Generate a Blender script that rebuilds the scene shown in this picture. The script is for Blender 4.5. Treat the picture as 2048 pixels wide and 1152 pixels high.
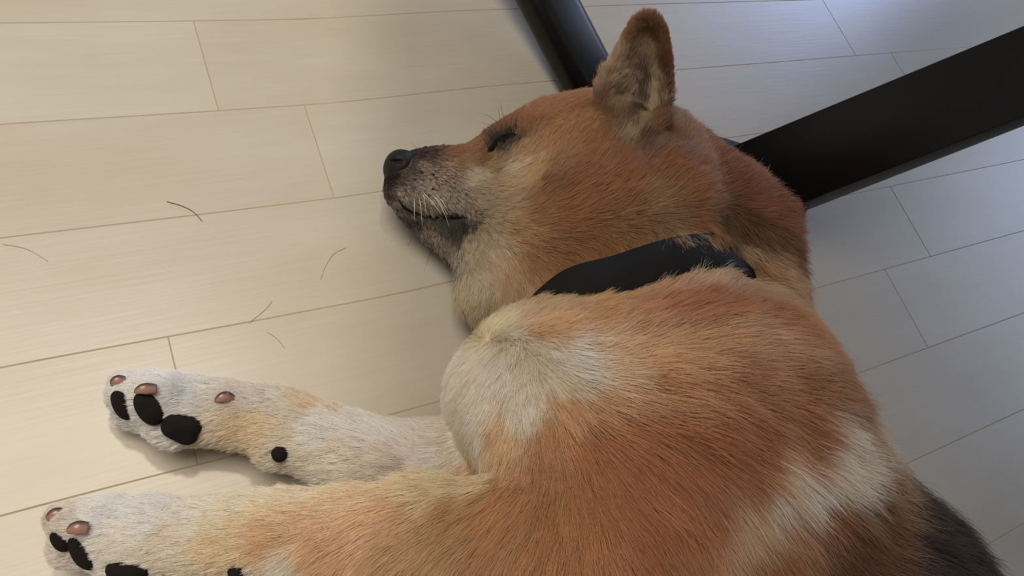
import bpy, math, random
import numpy as np
from mathutils import Vector, Matrix
from mathutils.bvhtree import BVHTree
from mathutils.kdtree import KDTree

scene = bpy.context.scene
for _o in list(bpy.data.objects):
    bpy.data.objects.remove(_o)
C = scene.collection
rng = np.random.default_rng(7)
HAIR_SCALE = 1.0
random.seed(7)

# ------------------------------------------------------------------ camera, light, exposure
FPX, HCAM = 1503.0, 0.44          # focal length in pixels of the 2048 wide frame, camera height (m)
RW = np.array([[0.8726253, 0.19032568, -0.44977909],
               [-0.34587187, 0.89103518, -0.29398803],
               [0.34481552, 0.41210732, 0.84336814]])      # rows: world axes in camera space
cam_d = bpy.data.cameras.new('camera')
cam_d.sensor_width = 36.0
cam_d.lens = FPX / 2048.0 * 36.0
cam_d.clip_start = 0.01
cam = bpy.data.objects.new('camera', cam_d)
C.objects.link(cam)
M4 = Matrix([[*map(float, RW[i]), 0.0] for i in range(3)] + [[0, 0, 0, 1]])
M4.translation = Vector((0, 0, HCAM))
cam.matrix_world = M4
scene.camera = cam

scene.view_settings.view_transform = 'Standard'
scene.view_settings.look = 'None'
scene.view_settings.gamma = 1.0
scene.view_settings.use_curve_mapping = False
scene.view_settings.exposure = 0.0
scene.cycles.max_bounces = 12
scene.cycles.diffuse_bounces = 6
scene.cycles.transmission_bounces = 8
scene.cycles.transparent_max_bounces = 8
scene.cycles_curves.shape = 'RIBBONS'
scene.cycles_curves.subdivisions = 2

wd = bpy.data.worlds.new('world'); scene.world = wd; wd.use_nodes = True
bg = wd.node_tree.nodes['Background']
bg.inputs[0].default_value = (1.0, 0.95, 0.92, 1)
bg.inputs[1].default_value = 0.225

def area(name, loc, target, size, power, col, size_y=None, shape='DISK'):
    d = bpy.data.lights.new(name, 'AREA'); d.shape = shape; d.size = size
    if size_y: d.shape = 'RECTANGLE'; d.size_y = size_y
    d.energy = power; d.color = col
    o = bpy.data.objects.new(name, d); C.objects.link(o); o.location = loc
    o.rotation_euler = (Vector(target) - Vector(loc)).to_track_quat('-Z', 'Y').to_euler()
    return o

area('overhead_light', (0.05, 0.72, 2.25), (0.1, 0.1, 0), 0.14, 15.2, (1.0, 0.92, 0.79))
area('overhead_light', (-0.7, 0.55, 2.3), (0.1, 0.1, 0), 1.3, 45.0, (1.0, 0.89, 0.74))  # broad warm fill, added to lift the ambient light from above
area('window_light', (1.9, 1.25, 0.48), (0.6, 0.3, 0), 0.55, 14.5, (0.46, 0.60, 1.0), 0.7)
area('window_light', (1.9, 0.10, 0.48), (0.6, 0.1, 0), 0.8, 5.2, (0.58, 0.72, 1.0), 0.5)

# ------------------------------------------------------------------ helpers
def P(px, py, h=0.0):
    """the point at height h that the camera sees at pixel (px, py)"""
    r = RW @ np.array([px - 1024.0, 576.0 - py, -FPX])
    t = (h - HCAM) / r[2]
    return np.array([0, 0, HCAM]) + t * r

def project(q):
    q = np.atleast_2d(q)
    c = (q - np.array([0, 0, HCAM])) @ RW
    return np.stack([1024 + FPX * c[:, 0] / -c[:, 2], 576 - FPX * c[:, 1] / -c[:, 2]], 1)

def nrm(v):
    v = np.asarray(v, float)
    return v / (np.linalg.norm(v, axis=-1, keepdims=True) + 1e-12)

def link_mesh(name, verts, faces, mat=None, parent=None, smooth=True):
    me = bpy.data.meshes.new(name)
    me.from_pydata([tuple(map(float, v)) for v in verts], [], [tuple(map(int, f)) for f in faces])
    me.update()
    if smooth: me.polygons.foreach_set('use_smooth', [True] * len(me.polygons))
    if mat: me.materials.append(mat)
    o = bpy.data.objects.new(name, me); C.objects.link(o)
    if parent: o.parent = parent
    return o

def srgb(*c):
    c = [x / 255.0 for x in c]
    return tuple((x / 12.92 if x <= 0.04045 else ((x + 0.055) / 1.055) ** 2.4) for x in c)

def material(name, col, rough=0.5, spec=0.5, **kw):
    m = bpy.data.materials.new(name); m.use_nodes = True
    b = m.node_tree.nodes['Principled BSDF']
    b.inputs['Base Color'].default_value = (*col, 1)
    b.inputs['Roughness'].default_value = rough
    b.inputs['Specular IOR Level'].default_value = spec
    for k, v in kw.items(): b.inputs[k.replace('_', ' ')].default_value = v
    return m, b

def nd(m, t, **kw):
    n = m.node_tree.nodes.new(t)
    for k, v in kw.items(): setattr(n, k, v)
    return n

def tube(name, pts, radii, mat, parent=None, seg=10, flat=None):
    pts = np.asarray(pts, float); n = len(pts)
    radii = np.broadcast_to(radii, (n,)).astype(float)
    tg = nrm(np.gradient(pts, axis=0))
    up = np.array([0, 0, 1.0]); vs = []; fs = []
    a = nrm(np.cross(tg[0], up) if abs(tg[0] @ up) < 0.95 else np.cross(tg[0], [1.0, 0, 0]))
    for i in range(n):
        a = nrm(a - tg[i] * (a @ tg[i])); b = np.cross(tg[i], a)
        for k in range(seg):
            th = 2 * math.pi * k / seg
            vs.append(pts[i] + radii[i] * (a * math.cos(th) + b * math.sin(th) * (flat or 1.0)))
    for i in range(n - 1):
        for k in range(seg):
            k2 = (k + 1) % seg
            fs.append((i * seg + k, i * seg + k2, (i + 1) * seg + k2, (i + 1) * seg + k))
    fs.append(tuple(range(seg))[::-1]); fs.append(tuple((n - 1) * seg + k for k in range(seg)))
    return link_mesh(name, vs, fs, mat, parent)

def catmull(pts, m=8):
    p = np.asarray(pts, float); p = np.vstack([2 * p[0] - p[1], p, 2 * p[-1] - p[-2]]); out = []
    for i in range(1, len(p) - 2):
        for t in np.linspace(0, 1, m, endpoint=False):
            out.append(0.5 * ((2 * p[i]) + (-p[i - 1] + p[i + 1]) * t + (2 * p[i - 1] - 5 * p[i] + 4 * p[i + 1] - p[i + 2]) * t * t
                              + (-p[i - 1] + 3 * p[i] - 3 * p[i + 1] + p[i + 2]) * t ** 3))
    out.append(p[-2]); return np.array(out)

# ---- a distance field on a grid, and its surface
class Field:
    def __init__(s, lo, hi, vox):
        s.lo = np.array(lo, float); s.v = vox
        s.n = np.ceil((np.array(hi) - s.lo) / vox).astype(int) + 1
        s.F = np.full(s.n, 0.05, np.float32)
    def box(s, lo, hi, pad):
        a = np.maximum(np.floor((np.array(lo) - pad - s.lo) / s.v).astype(int), 0)
        b = np.minimum(np.ceil((np.array(hi) + pad - s.lo) / s.v).astype(int) + 1, s.n)
        if (b <= a).any(): return None
        ax = [(s.lo[i] + s.v * np.arange(a[i], b[i])).astype(np.float32) for i in range(3)]
        X = ax[0][:, None, None]; Y = ax[1][None, :, None]; Z = ax[2][None, None, :]
        return tuple(slice(a[i], b[i]) for i in range(3)), X, Y, Z
    def blend(s, sl, d, k):
        F = s.F[sl]
        h = np.maximum(k - np.abs(F - d), 0) / k
        s.F[sl] = np.minimum(F, d) - h * h * k * 0.25
    def carve(s, sl, d, k):
        F = s.F[sl]; d = -d
        h = np.maximum(k - np.abs(F - d), 0) / k
        s.F[sl] = np.maximum(F, d) + h * h * k * 0.25
    def cone(s, a, b, ra, rb, k=0.01, cut=False):
        a = np.asarray(a, float); b = np.asarray(b, float)
        r = max(ra, rb); bx = s.box(np.minimum(a, b) - r, np.maximum(a, b) + r, k + 0.004)
        if bx is None: return
        sl, X, Y, Z = bx; d = b - a; L2 = max(d @ d, 1e-12)
        t = np.clip(((X - a[0]) * d[0] + (Y - a[1]) * d[1] + (Z - a[2]) * d[2]) / L2, 0, 1)
        q = np.sqrt((X - a[0] - t * d[0]) ** 2 + (Y - a[1] - t * d[1]) ** 2 + (Z - a[2] - t * d[2]) ** 2) - (ra + t * (rb - ra))
        (s.carve if cut else s.blend)(sl, q, k)
    def ell(s, c, ax, r, k=0.01, cut=False):
        c = np.asarray(c, float); A = np.array(ax, float); r = np.array(r, float); R = r.max()
        bx = s.box(c - R, c + R, k + 0.004)
        if bx is None: return
        sl, X, Y, Z = bx; x, y, z = X - c[0], Y - c[1], Z - c[2]
        u = [(x * A[i][0] + y * A[i][1] + z * A[i][2]) for i in range(3)]
        k0 = np.sqrt(sum((u[i] / r[i]) ** 2 for i in range(3)))
        k1 = np.sqrt(sum((u[i] / r[i] ** 2) ** 2 for i in range(3))) + 1e-6
        (s.carve if cut else s.blend)(sl, k0 * (k0 - 1.0) / k1, k)
    def chain(s, pts, k=0.01, cut=False):
        for p, q in zip(pts[:-1], pts[1:]): s.cone(p[0], q[0], p[1], q[1], k, cut)
    def splat(s, pts, rad, k=0.004):
        G = np.full(s.n, 9.0, np.float32); m = int(math.ceil((max(rad) + k + 0.004) / s.v))
        lo = s.n.copy(); hi = np.zeros(3, int); o = np.arange(-m, m + 1)
        for p, r in zip(pts, rad):
            i = np.round((p - s.lo) / s.v).astype(int)
            if (i - m < 0).any() or (i + m >= s.n).any(): continue
            g = [s.lo[j] + s.v * (i[j] + o) - p[j] for j in range(3)]
            d = np.sqrt(g[0][:, None, None] ** 2 + g[1][None, :, None] ** 2 + g[2][None, None, :] ** 2) - r
            sl = tuple(slice(i[j] - m, i[j] + m + 1) for j in range(3))
            G[sl] = np.minimum(G[sl], d); lo = np.minimum(lo, i - m); hi = np.maximum(hi, i + m + 1)
        sl = tuple(slice(lo[j], hi[j]) for j in range(3)); s.blend(sl, G[sl], k)
    def surface(s):
        F = s.F; n = F.shape; ins = F < 0
        cnt = np.zeros([k - 1 for k in n], np.int8)
        for dx in (0, 1):
            for dy in (0, 1):
                for dz in (0, 1): cnt += ins[dx:n[0] - 1 + dx, dy:n[1] - 1 + dy, dz:n[2] - 1 + dz]
        cells = np.argwhere((cnt > 0) & (cnt < 8)); idx = np.full(cnt.shape, -1, np.int64)
        idx[tuple(cells.T)] = np.arange(len(cells))
        acc = np.zeros((len(cells), 3)); num = np.zeros(len(cells))
        cr = [(x, y, z) for x in (0, 1) for y in (0, 1) for z in (0, 1)]
        for a in cr:
            for b in cr:
                if sum(abs(a[i] - b[i]) for i in range(3)) != 1 or a > b: continue
                fa = F[tuple((cells + a).T)].astype(float); fb = F[tuple((cells + b).T)].astype(float)
                m = (fa < 0) != (fb < 0); t = np.where(m, fa / np.where(m, fa - fb, 1), 0)
                q = np.array(a) + t[:, None] * (np.array(b) - np.array(a))
                acc += q * m[:, None]; num += m
        V = s.lo + s.v * (cells + acc / num[:, None])
        Q = []
        for ax in range(3):
            o1, o2 = [(1, 2), (2, 0), (0, 1)][ax]
            sh = [slice(1, n[j] - 1) for j in range(3)]; sh[ax] = slice(0, n[ax] - 1)
            sh2 = list(sh); sh2[ax] = slice(1, n[ax])
            A = ins[tuple(sh)]; B = ins[tuple(sh2)]; e = np.argwhere(A != B)
            off = np.ones(3, int); off[ax] = 0; e0 = e + off
            fl = A[tuple(e.T)]
            def at(d1, d2):
                c = e0.copy(); c[:, o1] -= d1; c[:, o2] -= d2; return idx[tuple(c.T)]
            q = np.stack([at(1, 1), at(0, 1), at(0, 0), at(1, 0)], 1)
            q[~fl] = q[~fl][:, ::-1]; Q.append(q)
        Q = np.vstack(Q); return V, Q[(Q >= 0).all(1)]

def field_mesh(name, F, mat, parent=None, relax=2):
    V, Q = F.surface()
    for _ in range(relax):                       # a light smoothing of the grid steps
        acc = np.zeros_like(V); num = np.zeros(len(V))
        for i in range(4):
            a, b = Q[:, i], Q[:, (i + 1) % 4]
            for j in range(3): acc[:, j] += np.bincount(a, V[b, j], len(V))
            num += np.bincount(a, minlength=len(V))
        V = 0.4 * V + 0.6 * acc / np.maximum(num, 1)[:, None]
    me = bpy.data.meshes.new(name)
    me.vertices.add(len(V)); me.vertices.foreach_set('co', V.astype(np.float32).ravel())
    me.loops.add(4 * len(Q)); me.loops.foreach_set('vertex_index', Q.astype(np.int32).ravel())
    me.polygons.add(len(Q)); me.polygons.foreach_set('loop_start', np.arange(0, 4 * len(Q), 4, dtype=np.int32))
    me.update(calc_edges=True); me.validate()
    me.polygons.foreach_set('use_smooth', np.ones(len(me.polygons), bool))
    me.materials.append(mat)
    o = bpy.data.objects.new(name, me); C.objects.link(o)
    if parent: o.parent = parent
    return o, V, Q

def empty(name, loc):
    o = bpy.data.objects.new(name, None); C.objects.link(o); o.location = tuple(map(float, loc)); o.empty_display_size = 0.05
    return o

def adopt(o, parent):
    """parent o to an Empty and leave it where it stands"""
    o.parent = parent; o.matrix_parent_inverse = Matrix.Translation(parent.location).inverted()
    return o

# ------------------------------------------------------------------ floor: cream boards 7.6 cm wide
floor_m, fb = material('cream_boards', (0.6, 0.55, 0.45), 0.34, 0.4)
nt = floor_m.node_tree; L = nt.links.new
tc = nd(floor_m, 'ShaderNodeTexCoord'); mp = nd(floor_m, 'ShaderNodeMapping'); mp.inputs['Scale'].default_value = (5, 160, 1)
L(tc.outputs['Object'], mp.inputs[0])
n1 = nd(floor_m, 'ShaderNodeTexNoise'); n1.inputs['Scale'].default_value = 3.0; n1.inputs['Detail'].default_value = 5; L(mp.outputs[0], n1.inputs['Vector'])
mp2 = nd(floor_m, 'ShaderNodeMapping'); mp2.inputs['Scale'].default_value = (3.5, 9, 1); L(tc.outputs['Object'], mp2.inputs[0])
n2 = nd(floor_m, 'ShaderNodeTexNoise'); n2.inputs['Scale'].default_value = 2.2; n2.inputs['Detail'].default_value = 3; L(mp2.outputs[0], n2.inputs['Vector'])
at = nd(floor_m, 'ShaderNodeAttribute', attribute_name='tint')
ad = nd(floor_m, 'ShaderNodeMath', operation='MULTIPLY_ADD'); ad.inputs[1].default_value = 0.35; L(n1.outputs[0], ad.inputs[0])
sc2 = nd(floor_m, 'ShaderNodeMath', operation='MULTIPLY'); sc2.inputs[1].default_value = 0.55; L(n2.outputs[0], sc2.inputs[0]); L(sc2.outputs[0], ad.inputs[2])
ad2 = nd(floor_m, 'ShaderNodeMath', operation='ADD'); L(ad.outputs[0], ad2.inputs[0]); L(at.outputs['Fac'], ad2.inputs[1])
rp = nd(floor_m, 'ShaderNodeValToRGB'); rp.color_ramp.elements[0].position = 0.25; rp.color_ramp.elements[1].position = 0.75
rp.color_ramp.elements[0].color = (0.41, 0.373, 0.302, 1); rp.color_ramp.elements[1].color = (0.495, 0.466, 0.402, 1)
L(ad2.outputs[0], rp.inputs[0]); L(rp.outputs[0], fb.inputs['Base Color'])
bp = nd(floor_m, 'ShaderNodeBump'); bp.inputs['Strength'].default_value = 0.12; bp.inputs['Distance'].default_value = 0.0006
L(n1.outputs[0], bp.inputs['Height']); L(bp.outputs[0], fb.inputs['Normal'])
seam_m, sb_ = material('board_seam', (0.37, 0.31, 0.22), 0.6, 0.3)

WX = np.array([-1.0, -0.11, 0.13, 0.36, 0.62, 1.1, 1.8, 4.0]) * 0.44
WY = np.array([0.010, 0.006, 0.0, -0.004, 0.005, 0.009, 0.010, 0.010]) * 0.44
def wob(x): return float(np.interp(x, WX, WY))
PITCH, Y0, PLEN = 0.1725 * 0.44, 0.209 * 0.44, 1.452 * 0.44
joint = {0: 0.037, 1: 0.75, 2: 0.304, 3: 0.175, -1: 1.34, -2: 0.95, -3: 0.30, -4: 1.1, 4: 0.9, 5: 0.5, 6: 0.2}
vs, fs, mi, tint = [], [], [], []
g, dp, gx = 0.0005, 0.00025, 0.0004
for k in range(-14, 24):
    jx = joint.get(k, rng.uniform(0, 1.4)) * 0.44
    y0, y1 = Y0 + PITCH * k, Y0 + PITCH * (k + 1)
    pl = 0.80 if k == -1 else PLEN
    x = jx - pl * 3
    while x < 3.2:
        xa, xb = x, x + pl; x += pl; t = rng.uniform(-0.07, 0.07)
        xs = np.linspace(xa, xb, 18); b0 = len(vs)
        for i, xx in enumerate(xs):
            w = wob(xx); xi = xx + (gx if i == 0 else -gx if i == 17 else 0)
            vs += [(xx, y0 + w, -dp), (xi, y0 + w + g, 0), (xi, y1 + w - g, 0), (xx, y1 + w, -dp)]
        for i in range(17):
            a = b0 + 4 * i
            fs += [(a, a + 4, a + 5, a + 1), (a + 1, a + 5, a + 6, a + 2), (a + 2, a + 6, a + 7, a + 3)]; mi += [1, 0, 1]; tint += [t] * 3
        for a, fl in ((b0, 0), (b0 + 68, 1)):
            q = (a, a + 1, a + 2, a + 3); fs.append(q if fl else q[::-1]); mi.append(1); tint.append(t)
floor = link_mesh('floor', vs, fs, floor_m, smooth=False)
floor.data.materials.append(seam_m); floor.data.polygons.foreach_set('material_index', mi)
ta = floor.data.attributes.new('tint', 'FLOAT', 'FACE'); ta.data.foreach_set('value', tint)
floor['kind'] = 'structure'

# ------------------------------------------------------------------ the table: base plate, two slanting bars, top
steel, sb2 = material('black_powder_coated_steel', (0.008, 0.008, 0.009), 0.24, 0.45)
nn = nd(steel, 'ShaderNodeTexNoise'); nn.inputs['Scale'].default_value = 900
bb = nd(steel, 'ShaderNodeBump'); bb.inputs['Strength'].default_value = 0.15; bb.inputs['Distance'].default_value = 0.0003
steel.node_tree.links.new(nn.outputs[0], bb.inputs['Height']); steel.node_tree.links.new(bb.outputs[0], sb2.inputs['Normal'])
top_m, _ = material('dark_table_top', (0.05, 0.035, 0.025), 0.5, 0.4)

def bar(name, a, b, w, t, mat, bev=0.0015, wdir=None, seg=3):
    a = np.array(a, float); b = np.array(b, float); d = nrm(b - a)
    wd_ = nrm(np.cross([0, 0, 1.0], d)) if wdir is None else nrm(np.array(wdir) - d * (np.array(wdir) @ d))
    n = np.cross(d, wd_); prof = []
    for (sx, sy, a0) in ((1, 1, 0), (-1, 1, 90), (-1, -1, 180), (1, -1, 270)):
        for i in range(seg + 1):
            th = math.radians(a0 + 90 * i / seg)
            prof.append((sx * (w / 2 - bev) + bev * math.cos(th), sy * (t / 2 - bev) + bev * math.sin(th)))
    m = len(prof); vs = [p + wd_ * u + n * v for p in (a, b) for u, v in prof]
    fs = [(i, (i + 1) % m, m + (i + 1) % m, m + i) for i in range(m)] + [tuple(range(m))[::-1], tuple(range(m, 2 * m))]
    return link_mesh(name, vs, fs, mat)

tbl = empty('table', (0.43, 0.185, 0)); tbl['label'] = 'black metal table base with slanting flat bars behind the dog'; tbl['category'] = 'table'
PT = 0.006
V0 = P(1652, 336, PT)[:2]; e1 = nrm(P(1440, 272, PT)[:2] - P(1500, 290, PT)[:2]); e2 = nrm(P(1560, 550, PT)[:2] - P(1605, 445, PT)[:2])
s_ = 0.165; hexp = [V0, V0 + e1 * s_]
ang = math.atan2(e1[1], e1[0])
for i in range(1, 5):
    ang += math.radians(60.5 if i < 5 else 60); hexp.append(hexp[-1] + s_ * np.array([math.cos(ang), math.sin(ang)]))
hexp = [V0, V0 + e1 * s_, V0 + e1 * s_ + nrm(e1 + e2) * 0.13, V0 + e2 * s_ + nrm(e1 + e2) * 0.13, V0 + e2 * s_]
vs = [(*p, z) for z in (0.0005, PT - 0.001) for p in hexp]; cc = np.mean(hexp, axis=0)
vs += [(*(p + (cc - p) * 0.008), PT) for p in hexp]; n5 = 5
fs = [(i, (i + 1) % n5, n5 + (i + 1) % n5, n5 + i) for i in range(n5)] + [(n5 + i, n5 + (i + 1) % n5, 2 * n5 + (i + 1) % n5, 2 * n5 + i) for i in range(n5)]
fs += [tuple(range(n5))[::-1], tuple(range(2 * n5, 3 * n5))]
adopt(link_mesh('base_plate', vs, fs, steel, smooth=False), tbl)
# right bar: climbs to the right
bl, br = P(1500, 372, 0.030), P(2048, 152, 0.163)
bd = nrm(br - bl)
adopt(bar('leg', bl - bd * 0.03, bl + bd * 0.95 * (0.70 - bl[2]) / bd[2] / 1.0, 0.066, 0.024, steel, 0.0012), tbl)
# upper bar: rounded tube
al, ar = P(1190, 182, 0.016), P(1095, 0, 0.034)
ad_ = nrm(ar - al)
bar2 = bar('leg', al - ad_ * 0.07, al + ad_ * 0.60, 0.050, 0.030, steel, 0.0135, seg=7)
bar2.data.polygons.foreach_set('use_smooth', [True] * len(bar2.data.polygons)); adopt(bar2, tbl)
# table top: its left edge shades the floor right of the dog's nose
TZ = 0.72; Ls = np.array([(0.05 - 0.15), (0.72 - 0.2)]) / 2.25
def up(px, py):
    q = P(px, py, 0)[:2]; l = np.array([0.05, 0.72]); return q + (l - q) * TZ / 2.25
ea, eb = up(742, -300), up(750, 1000)
ed = nrm(eb - ea); ep = np.array([-ed[1], ed[0]])
if ep[0] < 0: ep = -ep
c0 = ea - ed * 0.5; c1 = ea + ed * 0.85
corn = [c0, c1, c1 + ep * 0.60, c0 + ep * 0.60]
if np.linalg.det(np.array([corn[1] - corn[0], corn[2] - corn[1]])) < 0: corn = corn[::-1]
vs = [(*p, z) for z in (TZ, TZ + 0.025) for p in corn]
fs = [(0, 3, 2, 1), (4, 5, 6, 7)] + [(i, (i + 1) % 4, 4 + (i + 1) % 4, 4 + i) for i in range(4)]
adopt(link_mesh('table_top', vs, fs, top_m, smooth=False), tbl)

# ------------------------------------------------------------------ the dog: one continuous body
skin_m, skb = material('dog_skin', (0.42, 0.30, 0.22), 0.8, 0.1)
black_m, _ = material('black_leathery_pad', (0.009, 0.007, 0.0065), 0.85, 0.2)
nose_m, nb = material('black_wet_nose', (0.010, 0.009, 0.010), 0.62, 0.3)
pn = nd(black_m, 'ShaderNodeTexNoise'); pn.inputs['Scale'].default_value = 1500
pb = nd(black_m, 'ShaderNodeBump'); pb.inputs['Strength'].default_value = 0.5; pb.inputs['Distance'].default_value = 0.0004
black_m.node_tree.links.new(pn.outputs[0], pb.inputs['Height']); black_m.node_tree.links.new(pb.outputs[0], black_m.node_tree.nodes['Principled BSDF'].inputs['Normal'])
lip_m, _ = material('black_lip_skin', (0.008, 0.006, 0.006), 0.85, 0.1)

D = Field((-0.085, -0.46, -0.001), (0.50, 0.335, 0.205), 0.0022)
def ch(l): return [(P(x, y, h), r) for x, y, h, r in l]
# thorax and the rest of the trunk, lying on its side, spine to the right
sp = np.array([0.27, -0.963, 0.0]); pp = np.array([0.963, 0.27, 0.0]); zz = np.array([0, 0, 1.0])
D.ell((0.265, 0.002, 0.074), (pp, sp, zz), (0.104, 0.107, 0.075), 0.03)
D.ell((0.331, 0.040, 0.062), (pp, sp, zz), (0.044, 0.050, 0.050), 0.03)
D.ell((0.302, -0.110, 0.070), (pp, sp, zz), (0.095, 0.150, 0.070), 0.02)
D.ell((0.350, -0.250, 0.068), (pp, sp, zz), (0.090, 0.120, 0.067), 0.04)
D.ell((0.355, -0.335, 0.066), (pp, sp, zz), (0.085, 0.085, 0.065), 0.04)          # rump
# prosternum and chest
D.ell((0.195, 0.065, 0.062), (pp, sp, zz), (0.054, 0.050, 0.054), 0.03)
# neck
D.ell((0.290, 0.110, 0.058), (nrm([1, -0.1, 0]), nrm([0.1, 1, 0]), zz), (0.068, 0.075, 0.046), 0.012)
D.chain([((0.285, 0.075, 0.068), 0.050), ((0.31, 0.14, 0.060), 0.044)], 0.012)
D.chain(ch([(1330, 385, 0.060, 0.042), (1430, 425, 0.055, 0.030), (1505, 462, 0.048, 0.0215)]), 0.03)
D.chain([(P(1500, 460, 0.048), 0.026), ((0.350, 0.07, 0.055), 0.040)], 0.02)
# shoulder and upper foreleg
D.ell((0.205, 0.025, 0.105), (nrm([0.8, -0.5, 0]), nrm([0.5, 0.8, 0]), zz), (0.075, 0.050, 0.046), 0.03)
D.chain([((0.205, 0.010, 0.105), 0.040), ((0.150, -0.012, 0.098), 0.036), (P(840, 1092, 0.082), 0.0265), (P(700, 1090, 0.068), 0.0215),
         (P(580, 1076, 0.058), 0.0175), (P(480, 1070, 0.050), 0.0148), (P(390, 1072, 0.044), 0.0132), (P(300, 1070, 0.040), 0.0132), (P(230, 1068, 0.038), 0.0128)], 0.012)
D.cone(P(480, 1105, 0.046), P(475, 1120, 0.043), 0.010, 0.008, 0.010)              # carpal pad stalk
# upper paw: four toes and the metacarpal cushion
D.cone(P(300, 1075, 0.036), P(250, 1098, 0.032), 0.0140, 0.0125, 0.010)
for a, b, r in (((215, 1068, .036), (160, 1080, .032), 0.0100), ((210, 1045, .042), (140, 1050, .038), 0.0095),
                ((235, 1030, .036), (125, 1040, .030), 0.0085), ((225, 1100, .028), (135, 1098, .026), 0.0090)):
    D.cone(P(*a), P(*b), r, r * 0.86, 0.004)
# lower foreleg
D.chain([((0.165, 0.026, 0.036), 0.031), (P(880, 944, 0.032), 0.0255), (P(770, 934, 0.029), 0.0200), (P(690, 903, 0.027), 0.0172), (P(620, 873, 0.026), 0.0152),
         (P(555, 846, 0.024), 0.0150), (P(480, 830, 0.0235), 0.0128), (P(420, 822, 0.023), 0.0126), (P(350, 812, 0.023), 0.0126), (P(300, 806, 0.022), 0.0125)], 0.012)
D.cone(P(560, 870, 0.026), P(560, 893, 0.026), 0.010, 0.0085, 0.010)               # carpal pad stalk
D.cone(P(470, 812, 0.034), P(452, 802, 0.037), 0.0065, 0.0050, 0.006)              # dewclaw toe
D.cone(P(375, 830, 0.024), P(352, 845, 0.024), 0.0120, 0.0105, 0.010)
for a, b, r in (((330, 790, .034), (300, 800, .033), 0.0105), ((310, 785, .026), (252, 790, .025), 0.0105),
                ((310, 775, .018), (250, 770, .016), 0.0085), ((315, 830, .014), (262, 825, .013), 0.0095)):
    D.cone(P(*a), P(*b), r, r * 0.86, 0.004)
# hind legs and tail, curled up below the frame
D.chain([((0.33, -0.31, 0.090), 0.055), ((0.22, -0.27, 0.075), 0.035), ((0.25, -0.40, 0.050), 0.020), ((0.13, -0.41, 0.030), 0.016), ((0.10, -0.41, 0.025), 0.016)], 0.02)
D.chain([((0.32, -0.31, 0.040), 0.045), ((0.19, -0.24, 0.035), 0.030), ((0.20, -0.36, 0.025), 0.019), ((0.08, -0.34, 0.018), 0.016)], 0.02)
D.chain([((0.40, -0.40, 0.06), 0.030), ((0.46, -0.39, 0.045), 0.026), ((0.47, -0.32, 0.035), 0.024), ((0.465, -0.27, 0.03), 0.015)], 0.02)
# head
D.chain(ch([(818, 347, 0.029, 0.0125), (870, 355, 0.033, 0.0165), (930, 364, 0.037, 0.0195), (985, 358, 0.041, 0.0215), (1040, 340, 0.047, 0.0300), (1110, 318, 0.052, 0.0360),
             (1170, 308, 0.052, 0.0375), (1260, 318, 0.052, 0.0395), (1325, 350, 0.052, 0.0390)]), 0.012)
D.chain(ch([(1040, 345, 0.050, 0.026), (1120, 330, 0.062, 0.030), (1200, 320, 0.068, 0.032)]), 0.015)          # cheekbone, brow
D.chain(ch([(838, 428, 0.026, 0.0085), (872, 445, 0.026, 0.0125), (915, 462, 0.028, 0.0165), (975, 480, 0.034, 0.0235)]), 0.004)   # lower jaw
D.chain(ch([(960, 400, 0.040, 0.020), (1010, 420, 0.044, 0.026), (1090, 410, 0.055, 0.033), (1160, 400, 0.062, 0.036)]), 0.015)
D.chain(ch([(985, 575, 0.036, 0.0165), (1010, 520, 0.042, 0.024), (1075, 475, 0.052, 0.034), (1170, 430, 0.062, 0.042), (1270, 410, 0.066, 0.045)]), 0.015)
D.chain(ch([(985, 575, 0.034, 0.0165), (1060, 560, 0.046, 0.022), (1180, 510, 0.058, 0.034)]), 0.015)
D.chain(ch([(1190, 310, 0.076, 0.022), (1250, 300, 0.080, 0.019), (1310, 290, 0.078, 0.018)]), 0.015)             # root of the ear
# ear: a cupped leaf
def bez(c, t):
    c = np.asarray(c, float); x = t * (len(c) - 1); i = min(int(x), len(c) - 2); f = x - i
    p = lambda j: c[min(max(j, 0), len(c) - 1)]
    return 0.5 * ((2 * p(i)) + (-p(i - 1) + p(i + 1)) * f + (2 * p(i - 1) - 5 * p(i) + 4 * p(i + 1) - p(i + 2)) * f * f + (-p(i - 1) + 3 * p(i) - 3 * p(i + 1) + p(i + 2)) * f ** 3)
EL = [(1222, 262, .092), (1200, 215, .096), (1203, 185, .100), (1222, 140, .110), (1247, 88, .124), (1272, 50, .136), (1293, 33, .143)]
ER = [(1285, 285, .100), (1318, 250, .106), (1330, 210, .111), (1333, 165, .118), (1331, 110, .130), (1322, 62, .139), (1304, 35, .144)]
ep_, er_ = [], []
for u in np.linspace(0, 1, 76):
    l, r = P(*bez(EL, u)), P(*bez(ER, u)); w = np.linalg.norm(r - l)
    away = nrm(nrm((l + r) / 2 - np.array([0, 0, HCAM])) + np.array([0.15, 0.25, 0.1]))
    for v in np.linspace(0, 1, 46):
        dep = 0.56 * w * (1 - (2 * v - 1) ** 2) ** 0.75 * (1 - 0.55 * u)
        side = (r - l) * v
        ep_.append(l + side + away * dep); er_.append(0.0031 if u < 0.9 else 0.0027)
D.splat(np.array(ep_), er_, 0.004)
# the pocket at the foot of the rim
D.chain(ch([(1250, 285, .097, .0050), (1283, 268, .104, .0050), (1318, 240, .108, .0045)]), 0.006)
D.chain(ch([(806, 352, .030, .0105), (806, 382, .032, .0095), (835, 400, .034, .0115), (900, 400, .038, .0155)]), 0.008)
D.chain(ch([(838, 428, .026, .0085), (820, 415, .026, .0075)]), 0.004)
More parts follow.
